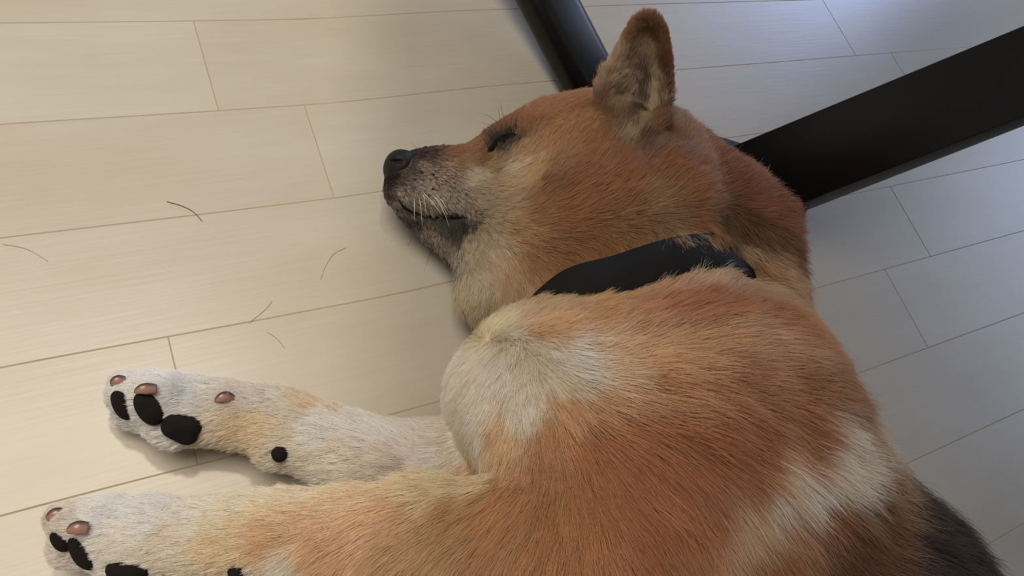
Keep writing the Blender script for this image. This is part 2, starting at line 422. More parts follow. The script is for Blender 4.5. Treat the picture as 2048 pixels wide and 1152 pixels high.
# mouth and eye grooves
D.chain(ch([(792, 400, 0.035, 0.0035), (815, 424, 0.042, 0.0035), (868, 433, 0.048, 0.0032), (905, 432, 0.052, 0.0038), (930, 436, 0.054, 0.0048)]), 0.004, cut=True)
D.chain(ch([(978, 305, 0.056, 0.0028), (1003, 285, 0.060, 0.0036), (1030, 274, 0.066, 0.0026)]), 0.004, cut=True)
# the trunk rests on the floor
sl_, X_, Y_, Z_ = D.box(D.lo, D.lo + D.v * D.n, 0)
D.F = np.maximum(D.F, (0.0008 - Z_) + 0 * X_ + 0 * Y_).astype(np.float32)

dog, DV, DQ = field_mesh('dog', D, skin_m)
dog['label'] = 'tan and white dog asleep on its side on the cream floor'; dog['category'] = 'dog'
bvh = BVHTree.FromPolygons([tuple(v) for v in DV.tolist()], DQ.tolist())
CAMP = Vector((0, 0, HCAM))
def surf(px, py, lift=0.0):
    d = Vector((RW @ nrm([px - 1024.0, 576.0 - py, -FPX])).tolist())
    l, n, i, t = bvh.ray_cast(CAMP, d)
    if l is None:
        # just outside the outline: nearest skin to the ray at the distance of the dog
        q = CAMP + d * ((0.045 - HCAM) / d.z); l, n, i, t = bvh.find_nearest(q)
    return np.array(l) + np.array(n) * lift, np.array(n)

def frame(n, tdir):
    n = nrm(n); t = nrm(np.array(tdir) - n * (n @ np.array(tdir))); return t, np.cross(n, t), n

def small(name, build, lo, hi, vox, mat, relax=2):
    F = Field(lo, hi, vox); build(F)
    return field_mesh(name, F, mat, dog, relax)[0]

# nose: rounded wedge with two nostrils
NP = P(800, 335, 0.034)
na = nrm(P(776, 333, 0.031) - P(815, 338, 0.031))                    # muzzle axis, pointing forward
nup = nrm(np.cross(na, [0, 0, 1.0])); nup = -nup if nup[1] < 0 else nup    # towards the bridge
nsd = np.cross(na, nup)                                                     # towards the ceiling side
nsd = -nsd if nsd[2] < 0 else nsd
def nosef(F):
    c = NP + na * 0.0005
    F.ell(c + nup * 0.0005 - nsd * 0.002, (na, nup, nsd), (0.0098, 0.0112, 0.0140), 0.002)
    F.ell(c + nup * 0.0045 - na * 0.006 - nsd * 0.002, (na, nup, nsd), (0.0120, 0.0068, 0.0110), 0.004)
    F.cone(c - nup * 0.006 + na * 0.001, c - nup * 0.013 - na * 0.003, 0.0050, 0.0035, 0.004)
    for sg in (1, -1):
        q = c - nsd * 0.002 + nsd * sg * 0.0088 + na * 0.0062 - nup * 0.0015
        F.cone(q, q + nsd * sg * 0.0055 - na * 0.007 - nup * 0.0015, 0.0017, 0.0010, 0.0012, cut=True)
small('nose', nosef, NP - 0.024, NP + 0.024, 0.0006, nose_m, 3)

# mouth line and closed eye
def strip(name, px, rad, mat, m=6, lift=0.0, flat=0.6):
    pts = np.array([surf(x, y, lift)[0] for x, y in catmull(px, m)])
    for _ in range(3): pts[1:-1] = 0.25 * pts[:-2] + 0.5 * pts[1:-1] + 0.25 * pts[2:]
    r = np.interp(np.linspace(0, 1, len(pts)), np.linspace(0, 1, len(rad)), rad)
    return tube(name, pts, r, mat, dog, 10)
strip('lip', [(796, 398), (815, 420), (866, 432), (905, 430), (930, 434)], (0.0006, 0.0013, 0.0014, 0.0018, 0.0026, 0.0012), lip_m, lift=-0.0006)
strip('eyelid', [(974, 308), (985, 297), (1001, 286), (1018, 276), (1036, 270)], (0.0008, 0.0022, 0.0032, 0.0026, 0.0008), lip_m)
strip('eyelid', [(984, 291), (996, 281), (1012, 272), (1030, 268)], (0.0008, 0.0018, 0.0018, 0.0006), lip_m)

# paw pads
pad_spots = []
def pad(name, px, py, ra, rb, th, ang, h=None, push=0.0, n=None):
    p, nn_ = surf(px, py) if h is None else (P(px, py, h), None)
    if n is not None: nn_ = nrm(n)
    elif nn_ is None: nn_ = nrm(np.array([0, 0, HCAM]) - p)
    cdir = RW @ np.array([math.cos(math.radians(ang)), -math.sin(math.radians(ang)), 0])
    t, b, n_ = frame(nn_, cdir); c = p + n_ * push
    def f(F):
        if name == 'paw_pad':                                   # three lobes, the middle one leading
            F.ell(c - t * ra * 0.30, (t, b, n_), (ra * 0.62, rb * 0.78, th), 0.003)
            F.ell(c + t * ra * 0.28 + b * rb * 0.36, (t, b, n_), (ra * 0.60, rb * 0.58, th * 0.95), 0.003)
            F.ell(c + t * ra * 0.34 - b * rb * 0.34, (t, b, n_), (ra * 0.58, rb * 0.55, th * 0.95), 0.003)
        else:
            F.ell(c, (t, b, n_), (ra, rb, th), 0.001)
            F.ell(c + t * ra * 0.25, (t, b, n_), (ra * 0.8, rb * 0.93, th * 1.05), 0.001)
    o = small(name, f, c - 0.02, c + 0.02, 0.0007, black_m)
    pad_spots.append((c, max(ra, rb), t, ra, rb)); return o
def look(px, py, h, mix=(0, -0.4, 0.2)):
    return nrm(nrm(np.array([0, 0, HCAM]) - P(px, py, h)) + np.array(mix))
pad('toe_pad', 246, 808, 0.0080, 0.0042, 0.0040, 70, push=0.0010)
pad('toe_pad', 298, 814, 0.0094, 0.0058, 0.0050, 65, push=0.0010)
pad('paw_pad', 362, 855, 0.0105, 0.0082, 0.0058, 30, push=0.0008)
pad('carpal_pad', 560, 904, 0.0042, 0.0042, 0.0055, 40, push=0.0008)
pad('toe_pad', 122, 1080, 0.0055, 0.0024, 0.0034, 60, push=0.0008)
pad('toe_pad', 168, 1102, 0.0088, 0.0044, 0.0044, 58, push=0.0008)
pad('paw_pad', 256, 1136, 0.0100, 0.0050, 0.0055, 10, push=0.0008)
pad('carpal_pad', 474, 1137, 0.0038, 0.0032, 0.0045, 20, push=0.0008)

# claws: a pink quick in a dark horn rim
claw_m, cb_ = material('pink_horn_claw', (0.24, 0.135, 0.105), 0.30, 0.5)
cat_ = nd(claw_m, 'ShaderNodeAttribute', attribute_name='rim'); cmx = nd(claw_m, 'ShaderNodeMix', data_type='RGBA')
cmx.inputs[6].default_value = (0.30, 0.165, 0.125, 1); cmx.inputs[7].default_value = (0.035, 0.02, 0.018, 1)
claw_m.node_tree.links.new(cat_.outputs['Fac'], cmx.inputs[0]); claw_m.node_tree.links.new(cmx.outputs[2], cb_.inputs['Base Color'])
claw_spots = []
def claw(pts, r0, h):
    """pts: pixels from root to tip; a flattened, hooked horn"""
    q = [P(x, y, hh) for (x, y), hh in zip(pts, h)]
    q = [v + nrm(np.array([0, 0, HCAM]) - v) * 0.002 for v in q]; c = catmull(q, 6); n = len(c); seg = 14; tg = nrm(np.gradient(c, axis=0)); vs = []; rim = []
    view = nrm(np.array([0, 0, HCAM]) - c[0])
    for i in range(n):
        t = i / (n - 1); r = r0 * (1 - t ** 1.7) ** 0.6 * (0.72 + 0.28 * min(1, t * 3)) + 0.0002
        w = nrm(np.cross(tg[i], view)); v = np.cross(w, tg[i])
        for k in range(seg):
            th = 2 * math.pi * k / seg
            vs.append(c[i] + w * r * math.cos(th) + v * r * 0.62 * math.sin(th))
            rim.append(float(np.clip((-math.cos(th) - 0.40) * 3, 0, 1)) )
            if t > 0.9: rim[-1] = 1.0
    # the dorsal edge is the one on the image's upper side
    w0 = nrm(np.cross(tg[n // 2], view)); upi = RW @ np.array([0, 1.0, 0])
    if w0 @ upi > 0: rim = [float(np.clip((math.cos(2 * math.pi * (j % seg) / seg) - 0.40) * 3, 0, 1)) if j // seg < 0.9 * n else 1.0 for j in range(len(vs))]
    fs = [(i * seg + k, i * seg + (k + 1) % seg, (i + 1) * seg + (k + 1) % seg, (i + 1) * seg + k) for i in range(n - 1) for k in range(seg)]
    fs += [tuple(range(seg))[::-1], tuple((n - 1) * seg + k for k in range(seg))]
    o = link_mesh('claw', vs, fs, claw_m, dog)
    a = o.data.attributes.new('rim', 'FLOAT', 'POINT'); a.data.foreach_set('value', rim)
    claw_spots.append((c[n // 2], r0 * 1.5)); return o
claw([(312, 778), (285, 778), (268, 786)], 0.0030, (.046, .048, .046))
claw([(250, 762), (232, 762), (222, 772)], 0.0030, (.030, .031, .029))
claw([(466, 800), (447, 794), (429, 804)], 0.0032, (.039, .044, .043))
claw([(175, 1056), (150, 1056), (133, 1064)], 0.0032, (.052, .053, .050))
claw([(125, 1026), (106, 1030), (93, 1040)], 0.0030, (.040, .040, .038))

# collar: a flat black band that follows the neck
collar_m, clb = material('black_webbing', (0.010, 0.010, 0.011), 0.85, 0.2)
cc_ = np.array([0.288, 0.103, 0.060]); cax = nrm([0.03, 1.0, -0.12]); cu = nrm(np.cross(cax, [0, 0, 1.0])); cv = np.cross(cu, cax)
cv = -cv if cv[2] < 0 else cv
NA = 96; rr = np.zeros((NA, 2))
for j, off in enumerate((-0.011, 0.011)):
    for i in range(NA):
        th = 2 * math.pi * i / NA; d = cu * math.cos(th) + cv * math.sin(th)
        l, n_, _, dist = bvh.ray_cast(Vector(cc_ + cax * off), Vector(d), 0.14)
        rr[i, j] = (dist if l is not None else 0.07)
r0 = np.clip(rr.mean(1), 0.045, 0.081)
for _ in range(14): r0 = 0.5 * r0 + 0.25 * (np.roll(r0, 1) + np.roll(r0, -1))
r0 = np.maximum(r0, np.clip(rr.max(1), 0, 0.081) - 0.001)
for _ in range(3): r0 = 0.5 * r0 + 0.25 * (np.roll(r0, 1) + np.roll(r0, -1))
r0 = np.maximum(r0, 0.03) + 0.005
r0 = r0 * (1 - 0.10 * np.clip(np.cos(2 * math.pi * np.arange(NA) / NA) * (1 if cu[0] > 0 else -1) - 0.5, 0, 1) * 2)
vs, fs = [], []
prof = [(-0.0125, 0), (-0.0115, 0.0018), (0.0115, 0.0018), (0.0125, 0), (0.0115, -0.0012), (-0.0115, -0.0012)]
for i in range(NA):
    th = 2 * math.pi * i / NA; d = cu * math.cos(th) + cv * math.sin(th)
    for a, b in prof:
        p = cc_ + cax * a + d * (r0[i] + b); p[2] = max(p[2], 0.0008 + 0.0005 * (b > 0)); vs.append(p)
m_ = len(prof)
fs = [(i * m_ + k, i * m_ + (k + 1) % m_, ((i + 1) % NA) * m_ + (k + 1) % m_, ((i + 1) % NA) * m_ + k) for i in range(NA) for k in range(m_)]
collar = link_mesh('collar', vs, fs, collar_m, dog)
collar['label'] = 'flat black collar'

# ------------------------------------------------------------------ coat: colour and lie of the hair, by place on the body
COL = """
800 385 165 150 140;840 335 165 145 134;850 370 180 165 152;900 340 172 146 130;870 400 185 168 155;910 400 165 150 138;840 405 140 126 116
815 425 60 50 45;830 440 58 48 44;870 432 40 33 30;900 440 35 30 27;930 440 42 34 30;850 465 138 124 112;880 485 125 112 102;870 500 165 152 138;910 455 45 37 33;900 505 150 135 118;785 372 50 42 40;795 370 110 98 90;790 350 30 26 25;785 335 30 26 25;800 320 30 26 25;815 335 50 44 40;822 345 110 98 90
900 306 150 105 70;950 303 165 110 68;930 325 170 125 90;835 308 50 43 40;860 306 75 62 55;960 318 165 115 72
945 350 218 204 180;960 400 200 180 155;985 450 205 185 155;940 490 200 180 150;1020 340 222 208 180;1010 375 215 190 150;985 328 190 155 110;1040 310 205 160 110;1060 350 215 180 130;940 420 150 132 115
1010 262 150 90 55;1040 256 160 100 62;1080 225 180 120 75;1130 205 185 125 78;1180 200 190 130 80;990 280 60 45 38;1020 282 70 50 40;1000 290 40 32 30;975 308 90 60 42
1100 280 200 140 88;1150 260 195 135 80;1200 280 175 115 65;1110 330 190 135 85;1110 365 150 100 60;1170 350 170 108 60;1080 400 180 125 75;1150 420 178 115 62;1240 380 175 112 60;1250 330 165 100 52
1000 500 220 200 165;960 570 215 200 170;950 620 210 195 165;1030 560 210 175 125;1040 460 205 165 110;1080 520 185 130 75;1130 500 170 112 60;1200 470 165 108 58;1250 450 160 112 68;990 600 212 192 158;1030 400 210 185 145
1320 400 185 140 90;1330 440 150 110 75;1400 380 175 112 60;1400 440 150 95 55;1350 330 165 100 55;1400 280 180 120 70;1450 330 160 95 50;1520 400 165 95 45;1570 430 160 92 45;1500 460 110 70 40;1560 500 120 75 42;1440 470 90 60 38
1300 25 130 75 40;1338 100 130 78 42;1343 200 135 80 42;1325 265 125 78 42;1250 120 192 165 130;1262 70 150 105 66;1290 55 140 92 55;1272 95 205 182 142;1298 110 212 192 150;1312 150 218 198 155;1314 190 218 198 152;1310 215 215 190 145;1330 130 120 70 38;1326 80 118 68 36;1338 150 105 60 32;1336 190 105 60 32;1332 230 105 60 32;1290 165 110 78 74;1284 195 82 54 54;1276 225 68 42 42;1268 245 80 52 46;1286 140 140 110 95;1268 140 190 162 132;1240 150 208 184 150;1228 180 200 172 138;1250 190 195 168 136;1245 120 205 180 145;1225 215 175 142 105;1205 200 120 78 48;1202 225 118 76 46;1243 200 180 148 118;1300 225 205 182 140;1290 245 200 175 132;1310 250 150 98 58;1260 262 196 172 132;1240 245 140 100 70;1285 278 120 72 40;1315 255 115 68 38
1000 625 205 175 130;1100 610 205 175 130;1200 600 190 145 92;1300 570 190 150 105;1400 550 195 165 125;1500 560 185 150 108;1580 590 170 130 92;1100 670 194 152 106;1250 650 184 134 86;1350 640 175 112 60;1450 620 165 100 52;1550 650 165 105 60;1640 680 120 80 52;1620 640 130 90 60
930 720 222 212 195;900 800 222 212 195;1000 750 225 216 202;960 850 222 212 195;900 900 215 205 185;1050 720 218 205 182;1100 760 212 198 178;1160 740 228 220 205;1180 770 225 210 190;1250 730 205 175 135;1050 830 215 205 190;1010 880 200 170 130;960 680 215 198 165;1030 700 222 208 185
1300 720 202 158 110;1400 700 194 150 102;1500 690 188 146 102;1560 720 188 148 108;1200 820 190 145 98;1350 800 180 128 80;1500 800 165 110 65;1600 780 155 105 65;1680 800 150 105 70;1140 830 195 155 110
1100 880 178 124 78;1100 950 168 112 68;1200 900 170 105 58;1300 900 165 100 55;1400 900 158 95 52;1500 880 150 90 50;1600 880 155 95 58;1740 900 185 165 140;1680 930 222 210 192;1600 980 228 220 208;1540 1000 226 215 200;1700 945 215 200 178;1570 960 205 185 160;1640 985 222 212 196;1480 1060 190 165 135;1450 1110 185 150 115;1640 960 205 192 172;1800 940 175 150 120;1840 980 150 110 75;1500 960 155 95 55;1600 930 160 105 65
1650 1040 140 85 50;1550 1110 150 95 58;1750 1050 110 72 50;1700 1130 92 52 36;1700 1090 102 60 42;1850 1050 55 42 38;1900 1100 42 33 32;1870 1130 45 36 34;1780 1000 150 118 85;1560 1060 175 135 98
1200 1000 165 98 52;1300 1050 165 100 55;1400 1050 165 105 62;1100 1050 170 114 68;1000 1020 182 130 84;1000 1120 172 120 76;1200 1130 172 110 62;1380 1130 175 120 75
960 950 215 180 135;900 985 225 205 170;850 1000 225 205 170;900 1050 192 148 100;800 1050 204 168 124;800 1120 192 150 104;700 1010 220 195 158;700 1060 214 178 134;650 1110 204 164 120;600 1000 222 205 175;600 1050 216 184 144;500 1010 222 208 185;500 1060 216 196 162;540 1090 208 170 124;560 1135 215 205 190;450 1090 216 196 160;450 1045 224 210 184;400 1040 228 219 204;350 1080 220 205 185;300 1030 236 234 234;200 1030 234 233 234;250 1100 225 215 200;120 1050 205 196 184
300 770 238 238 242;400 790 236 234 234;450 850 220 206 182;520 860 220 200 168;480 845 220 200 168;440 800 226 218 204;500 800 228 220 206;550 800 228 220 206;640 810 214 195 168;650 860 232 226 220;750 860 234 230 226;700 920 220 210 190;800 950 205 186 178;820 920 218 208 200;770 970 205 195 180;860 900 218 208 198;600 890 220 208 188;250 840 234 232 232;350 790 238 237 240;250 790 236 236 238
"""
DIR = """
820 360 .8 .5 4 .35;800 380 .7 .7 3.5 .4;870 390 .4 .9 5 .4;860 330 1 .1 4 .3;930 380 .8 .5 5 .3;860 460 .5 .8 5 .4;900 500 .3 .95 8 .4;940 312 1 -.1 4 .3;905 420 .5 .85 5 .4
980 350 .9 .1 7 .28;1000 420 .85 0 9 .25;960 480 .6 .7 9 .25;1040 460 .9 .1 12 .25;985 290 .3 -.9 5 .5;1020 268 .5 -.8 5 .4;1050 300 .8 -.6 8 .25;1100 230 .8 -.5 8 .3;1150 210 .8 -.5 9 .35;1080 350 .6 -.75 11 .25;1120 300 .7 -.7 10 .25;1060 400 .5 -.85 12 .25
1000 520 .35 .9 14 .22;960 600 0 1 15 .28;1040 580 .2 .95 14 .25;1090 450 .9 -.1 14 .22;1150 410 .8 -.55 15 .22;1150 470 .95 .1 15 .22;1250 445 .98 -.1 15 .25;1330 430 .98 0 16 .28;1250 400 .6 -.75 15 .25;1330 400 .7 -.6 17 .3;1180 520 .2 .95 15 .5;1250 490 .1 .95 16 .55;1330 468 0 .95 17 .6;1100 565 .1 .95 14 .5;1420 470 .2 .95 18 .6;1490 478 .1 1 24 .7;1520 500 .2 1 24 .6
1240 320 .5 -.7 12 .25;1200 280 .5 -.7 11 .25;1350 330 .7 -.6 15 .3;1400 380 .8 -.5 18 .3;1500 400 .87 -.35 20 .3;1560 430 .95 -.1 22 .32;1570 490 .97 .1 22 .35;1540 520 .95 .3 22 .35;1480 350 .8 -.45 19 .32;1380 260 .7 -.6 15 .32
1343 150 .1 -1 6 .35;1300 30 0 -1 5 .4;1250 100 .3 -.95 6 .3;1285 150 .15 -1 7 .28;1220 200 .3 -.95 12 .35;1260 240 .1 -1 13 .3;1300 240 .5 -.85 8 .3;1330 260 .3 -.9 8 .3;1320 110 .2 -1 6 .3
1000 645 .5 -.7 9 .28;1100 620 .6 -.7 12 .3;1100 655 .85 -.3 12 .26;1200 600 .5 -.85 15 .32;1300 575 .6 -.8 17 .32;1400 560 .75 -.6 18 .3;1500 570 .9 -.3 18 .28;1600 640 .95 .1 20 .26;1660 720 .95 .2 22 .26
960 665 -.7 -.2 10 .2;940 720 -.7 .5 12 .22;900 770 -.85 .45 12 .22;890 840 -.9 .4 12 .22;950 800 -.6 .8 12 .2;1000 740 -.3 .95 12 .2;1040 700 .1 .9 12 .2;1000 840 -.5 .85 13 .2;920 890 -.8 .6 13 .22;1040 800 0 1 14 .2;1100 760 .7 .6 16 .22;1080 840 .2 1 16 .22;1040 900 -.3 .95 15 .22
1090 690 .85 .3 16 .24;1150 740 .95 .1 22 .26;1200 700 .8 -.5 26 .28;1300 680 .9 -.25 28 .28;1400 680 .95 -.1 30 .28;1500 700 .97 .15 30 .28;1600 760 .9 .35 30 .3;1300 780 .95 .25 28 .28;1400 800 .85 .5 30 .28;1500 850 .8 .6 30 .28;1600 900 .7 .7 30 .28;1680 850 .85 .5 30 .3;1200 830 .8 .5 26 .28;1100 860 .4 .8 22 .28;1100 950 .1 1 22 .28;1200 930 .6 .8 26 .28;1300 950 .65 .75 28 .28
1300 1080 .5 .85 28 .28;1400 1050 .5 .85 30 .28;1500 1000 .5 .85 32 .28;1600 1050 .6 .8 32 .28;1700 1000 .75 .65 32 .28;1800 980 .92 .35 32 .32;1860 1050 .92 .4 34 .35;1800 1100 .85 .5 34 .3;1650 1130 .7 .7 32 .28
1100 1100 -.1 1 22 .28;1000 1000 -.5 .85 20 .28;1000 1100 -.4 .9 20 .28;900 1000 -.85 .5 16 .28;900 1080 -.6 .8 18 .28;800 1030 -.95 .3 14 .28;780 1100 -.6 .8 16 .28;700 1060 -.9 .4 13 .28;650 1110 -.6 .8 13 .28;600 1020 -1 .15 12 .28;500 1060 -.95 .3 10 .28;400 1060 -1 .15 8 .28;300 1040 -1 .1 7 .28;200 1060 -1 .2 6 .3;130 1060 -1 .1 4 .3
840 930 -.9 .35 12 .28;820 880 -.8 -.5 12 .28;700 860 -.95 -.2 10 .28;700 930 -.95 .1 10 .28;600 850 -1 0 9 .28;500 830 -1 .05 8 .28;400 810 -1 .1 7 .28;300 780 -1 0 6 .3;250 780 -1 0 4 .3;450 870 -.9 .3 8 .3
"""
# places the camera does not see: world x y z, direction, length, lift / colour
COLW = [((0.44, -0.18, 0.08), (50, 38, 35)), ((0.44, -0.26, 0.09), (60, 45, 38)), ((0.43, -0.36, 0.08), (120, 78, 48)), ((0.33, -0.20, 0.14), (160, 100, 56)), ((0.32, -0.32, 0.13), (170, 110, 62)),
        ((0.22, -0.20, 0.10), (190, 145, 98)), ((0.20, -0.22, 0.04), (225, 215, 200)), ((0.22, -0.12, 0.04), (225, 215, 200)), ((0.24, -0.40, 0.05), (190, 145, 100)), ((0.10, -0.40, 0.02), (228, 222, 215)),
        ((0.09, -0.34, 0.02), (228, 222, 215)), ((0.47, -0.36, 0.06), (180, 125, 75)), ((0.47, -0.28, 0.04), (215, 195, 160)), ((0.36, 0.24, 0.04), (165, 105, 60)), ((0.40, 0.20, 0.03), (160, 98, 52)),
        ((0.27, 0.26, 0.02), (190, 150, 110)), ((0.20, 0.20, 0.01), (215, 200, 175)), ((0.15, 0.06, 0.03), (222, 212, 195)), ((0.43, 0.05, 0.03), (150, 98, 58)), ((0.335, 0.275, 0.13), (140, 85, 45)), ((0.335, 0.25, 0.10), (150, 92, 50))]
DIRW = [((0.44, -0.22, 0.08), (0.3, -0.95, 0), 34, .3), ((0.33, -0.24, 0.14), (0.25, -0.97, 0), 30, .28), ((0.22, -0.2, 0.1), (-0.1, -1, 0), 26, .28), ((0.2, -0.22, 0.03), (-0.1, -1, 0), 24, .28),
        ((0.24, -0.40, 0.05), (-1, -0.2, 0), 12, .28), ((0.09, -0.36, 0.02), (-1, 0, 0), 7, .3), ((0.40, -0.40, 0.07), (0.5, -0.9, 0), 30, .3), ((0.47, -0.33, 0.05), (0, 1, 0), 40, .35),
        ((0.36, 0.24, 0.03), (0.8, 0.3, 0), 14, .3), ((0.27, 0.26, 0.02), (0.9, 0.2, 0), 9, .3), ((0.20, 0.22, 0.01), (0.9, 0, 0), 6, .3), ((0.43, 0.03, 0.03), (0.6, -0.8, 0), 28, .3), ((0.335, 0.265, 0.12), (0, 0.5, 0.85), 6, .35)]

cp, cc = [], []
for q in COL.replace('\n', ';').split(';'):
    v = [float(t) for t in q.split()]
    if len(v) == 5: cp.append(surf(v[0], v[1])[0]); cc.append(srgb(*v[2:]))
for p, c in COLW: cp.append(np.array(p)); cc.append(srgb(*c))
cp = np.array(cp); cc = np.array(cc); mx_ = cc.max(1, keepdims=True); cc = cc ** 0.84 * 1.28 / (1 + 0.12 * mx_); cc = cc + (cc.max(1, keepdims=True) - cc) * 0.5 * np.clip((cc.min(1, keepdims=True) - 0.55) * 3, 0, 1); cc *= np.where(cp[:, 1:2] < 0.105, np.where(cp[:, :1] < 0.11, 1.06, 1.22), 0.92); cc[:, 1] *= np.where(cc[:, 0] > 3 * cc[:, 2], 1.05, 1.0); mn_ = cc.mean(1, keepdims=True); cc = cc + (mn_ - cc) * 0.16 * np.clip((mn_ - 0.22) * 5, 0, 1); cc = cc + (mn_ - cc) * 0.03; cc *= np.minimum(1, 0.955 / cc.max(1, keepdims=True))  # trunk colours brightened to make up for the table top's shade
fp, fd, fl = [], [], []
for q in DIR.replace('\n', ';').split(';'):
    v = [float(t) for t in q.split()]
    if len(v) != 6: continue
    p, n = surf(v[0], v[1]); d = RW @ np.array([v[2], -v[3], 0.0])
    vr = nrm(p - np.array([0, 0, HCAM]))
    # slide the picture direction along the ray until it lies in the skin
    d = d - vr * ((d @ n) / (vr @ n)) if abs(vr @ n) > 0.35 else d - n * (d @ n)
    fp.append(p); fd.append(nrm(d)); fl.append((v[4] * 0.001, v[5]))
for p, d, l, t in DIRW: fp.append(np.array(p)); fd.append(nrm(np.array(d, float))); fl.append((l * 0.001, t))
fp = np.array(fp); fd = np.array(fd); fl = np.array(fl)

def interp(q, pts, vals, power, k=0.004):
    out = np.empty((len(q), vals.shape[1]))
    for i in range(0, len(q), 20000):
        b = q[i:i + 20000]
        d2 = ((b[:, None, :] - pts[None]) ** 2).sum(2) + k * k
        w = d2 ** (-power / 2); out[i:i + 20000] = (w @ vals) / w.sum(1, keepdims=True)
    return out

def wave(q, f, seed):
    r = np.random.default_rng(seed); o = np.zeros(len(q))
    for _ in range(7):
        o += np.sin(q @ (r.normal(size=3) * f * 6.28) + r.uniform(0, 6.28))
    return o / 2.6

# the undercoat on the skin, darkened to stand in for shade between hairs
dog.data.attributes.new('coat', 'FLOAT_COLOR', 'POINT')
vc = interp(DV, cp, cc, 5, 0.005)
dog.data.attributes['coat'].data.foreach_set('color', np.hstack([vc * (0.6 + 0.35 * np.clip(vc.min(1, keepdims=True) * 1.5 - 0.3, 0, 1)), np.ones((len(DV), 1))]).astype(np.float32).ravel())
sa = nd(skin_m, 'ShaderNodeAttribute', attribute_name='coat'); skin_m.node_tree.links.new(sa.outputs['Color'], skb.inputs['Base Color'])

# hair shader: soft diffuse body, some light through, a sheen along the strand
hair_m = bpy.data.materials.new('dog_hair'); hair_m.use_nodes = True
hn = hair_m.node_tree; hn.nodes.clear()
ho = hn.nodes.new('ShaderNodeOutputMaterial'); ha = hn.nodes.new('ShaderNodeAttribute'); ha.attribute_name = 'coat'
hd = hn.nodes.new('ShaderNodeBsdfDiffuse'); ht = hn.nodes.new('ShaderNodeBsdfTranslucent'); hg = hn.nodes.new('ShaderNodeBsdfHair')
hg.component = 'Reflection'; hg.inputs['Color'].default_value = (0.70, 0.66, 0.60, 1)
hg.inputs['RoughnessU'].default_value = 0.35; hg.inputs['RoughnessV'].default_value = 1.0
m1 = hn.nodes.new('ShaderNodeMixShader'); m1.inputs[0].default_value = 0.45
m2 = hn.nodes.new('ShaderNodeMixShader'); m2.inputs[0].default_value = 0.12
hn.links.new(ha.outputs['Color'], hd.inputs['Color']); hn.links.new(ha.outputs['Color'], ht.inputs['Color'])
hn.links.new(hd.outputs[0], m1.inputs[1]); hn.links.new(ht.outputs[0], m1.inputs[2])
hn.links.new(m1.outputs[0], m2.inputs[1]); hn.links.new(hg.outputs[0], m2.inputs[2]); hn.links.new(m2.outputs[0], ho.inputs['Surface'])

def hair_object(name, pts, rad, col, parent):
    """pts (n, k, 3), rad (n, k), col (n, k, 3) as one curves object"""
    n, k = pts.shape[:2]
    hc = bpy.data.hair_curves.new(name); hc.add_curves([k] * n)
    hc.attributes['position'].data.foreach_set('vector', pts.astype(np.float32).ravel()) if 'position' in hc.attributes else hc.points.foreach_set('position', pts.astype(np.float32).ravel())
    ra_ = hc.attributes.get('radius') or hc.attributes.new('radius', 'FLOAT', 'POINT'); ra_.data.foreach_set('value', rad.astype(np.float32).ravel())
    ca = hc.attributes.new('coat', 'FLOAT_COLOR', 'POINT')
    ca.data.foreach_set('color', np.concatenate([col, np.ones((n, k, 1))], 2).astype(np.float32).ravel())
    hc.materials.append(hair_m)
    o = bpy.data.objects.new(name, hc); C.objects.link(o); o.parent = parent; return o

# roots
T = np.vstack([DQ[:, [0, 1, 2]], DQ[:, [0, 2, 3]]]); A3 = DV[T]
cr_ = np.cross(A3[:, 1] - A3[:, 0], A3[:, 2] - A3[:, 0]); ar_ = np.linalg.norm(cr_, axis=1) / 2; tn = cr_ / (2 * ar_[:, None] + 1e-12)
cen = A3.mean(1); pj = project(cen)
len_t = interp(cen, fp, fl[:, :1], 4)[:, 0]
dens = 3.2e6 * np.clip(0.020 / len_t, 0.8, 3.0)                     # hairs per square metre
seen = (pj[:, 0] > -80) & (pj[:, 0] < 2130) & (pj[:, 1] < 1230)
facing = ((np.array([0, 0, HCAM]) - cen) * tn).sum(1) > -0.12 * np.linalg.norm(cen - np.array([0, 0, HCAM]), axis=1)
dens *= np.where(seen & facing, 1.0, 0.22)
dens *= np.where((cen[:, 2] < 0.004) | ((tn[:, 2] < -0.8) & (cen[:, 2] < 0.01)), 0.0, 1.0)
cnt = dens * ar_ * HAIR_SCALE; cnt = np.floor(cnt + rng.random(len(cnt))).astype(int)
ti = np.repeat(np.arange(len(T)), cnt); u = rng.random((len(ti), 2)); fl_ = u.sum(1) > 1; u[fl_] = 1 - u[fl_]
root = A3[ti, 0] + u[:, :1] * (A3[ti, 1] - A3[ti, 0]) + u[:, 1:] * (A3[ti, 2] - A3[ti, 0])
# smooth normals from the field's vertices
vn = np.zeros_like(DV)
for j in range(3): np.add.at(vn, T[:, j], cr_)
vn = nrm(vn); rn = nrm(vn[T[ti, 0]] * (1 - u.sum(1))[:, None] + vn[T[ti, 1]] * u[:, :1] + vn[T[ti, 2]] * u[:, 1:])
keep = np.ones(len(root), bool)
for c, r, t, ra, rb in pad_spots:                                       # bald pads
    d = root - c; a = np.abs(d @ t); b = np.sqrt(np.maximum((d ** 2).sum(1) - a * a, 0)); keep &= (a / (ra * 0.78)) ** 2 + (b / (rb * 0.78)) ** 2 > 1
dn = root - NP; keep &= (np.linalg.norm(dn, axis=1) > 0.0115) | (dn @ na < -0.006)
for c, r in claw_spots: keep &= np.linalg.norm(root - c, axis=1) > r * 0.75
dc = (root - cc_) @ cax; inneck = (np.linalg.norm((root - cc_) - dc[:, None] * cax, axis=1) < 0.11)
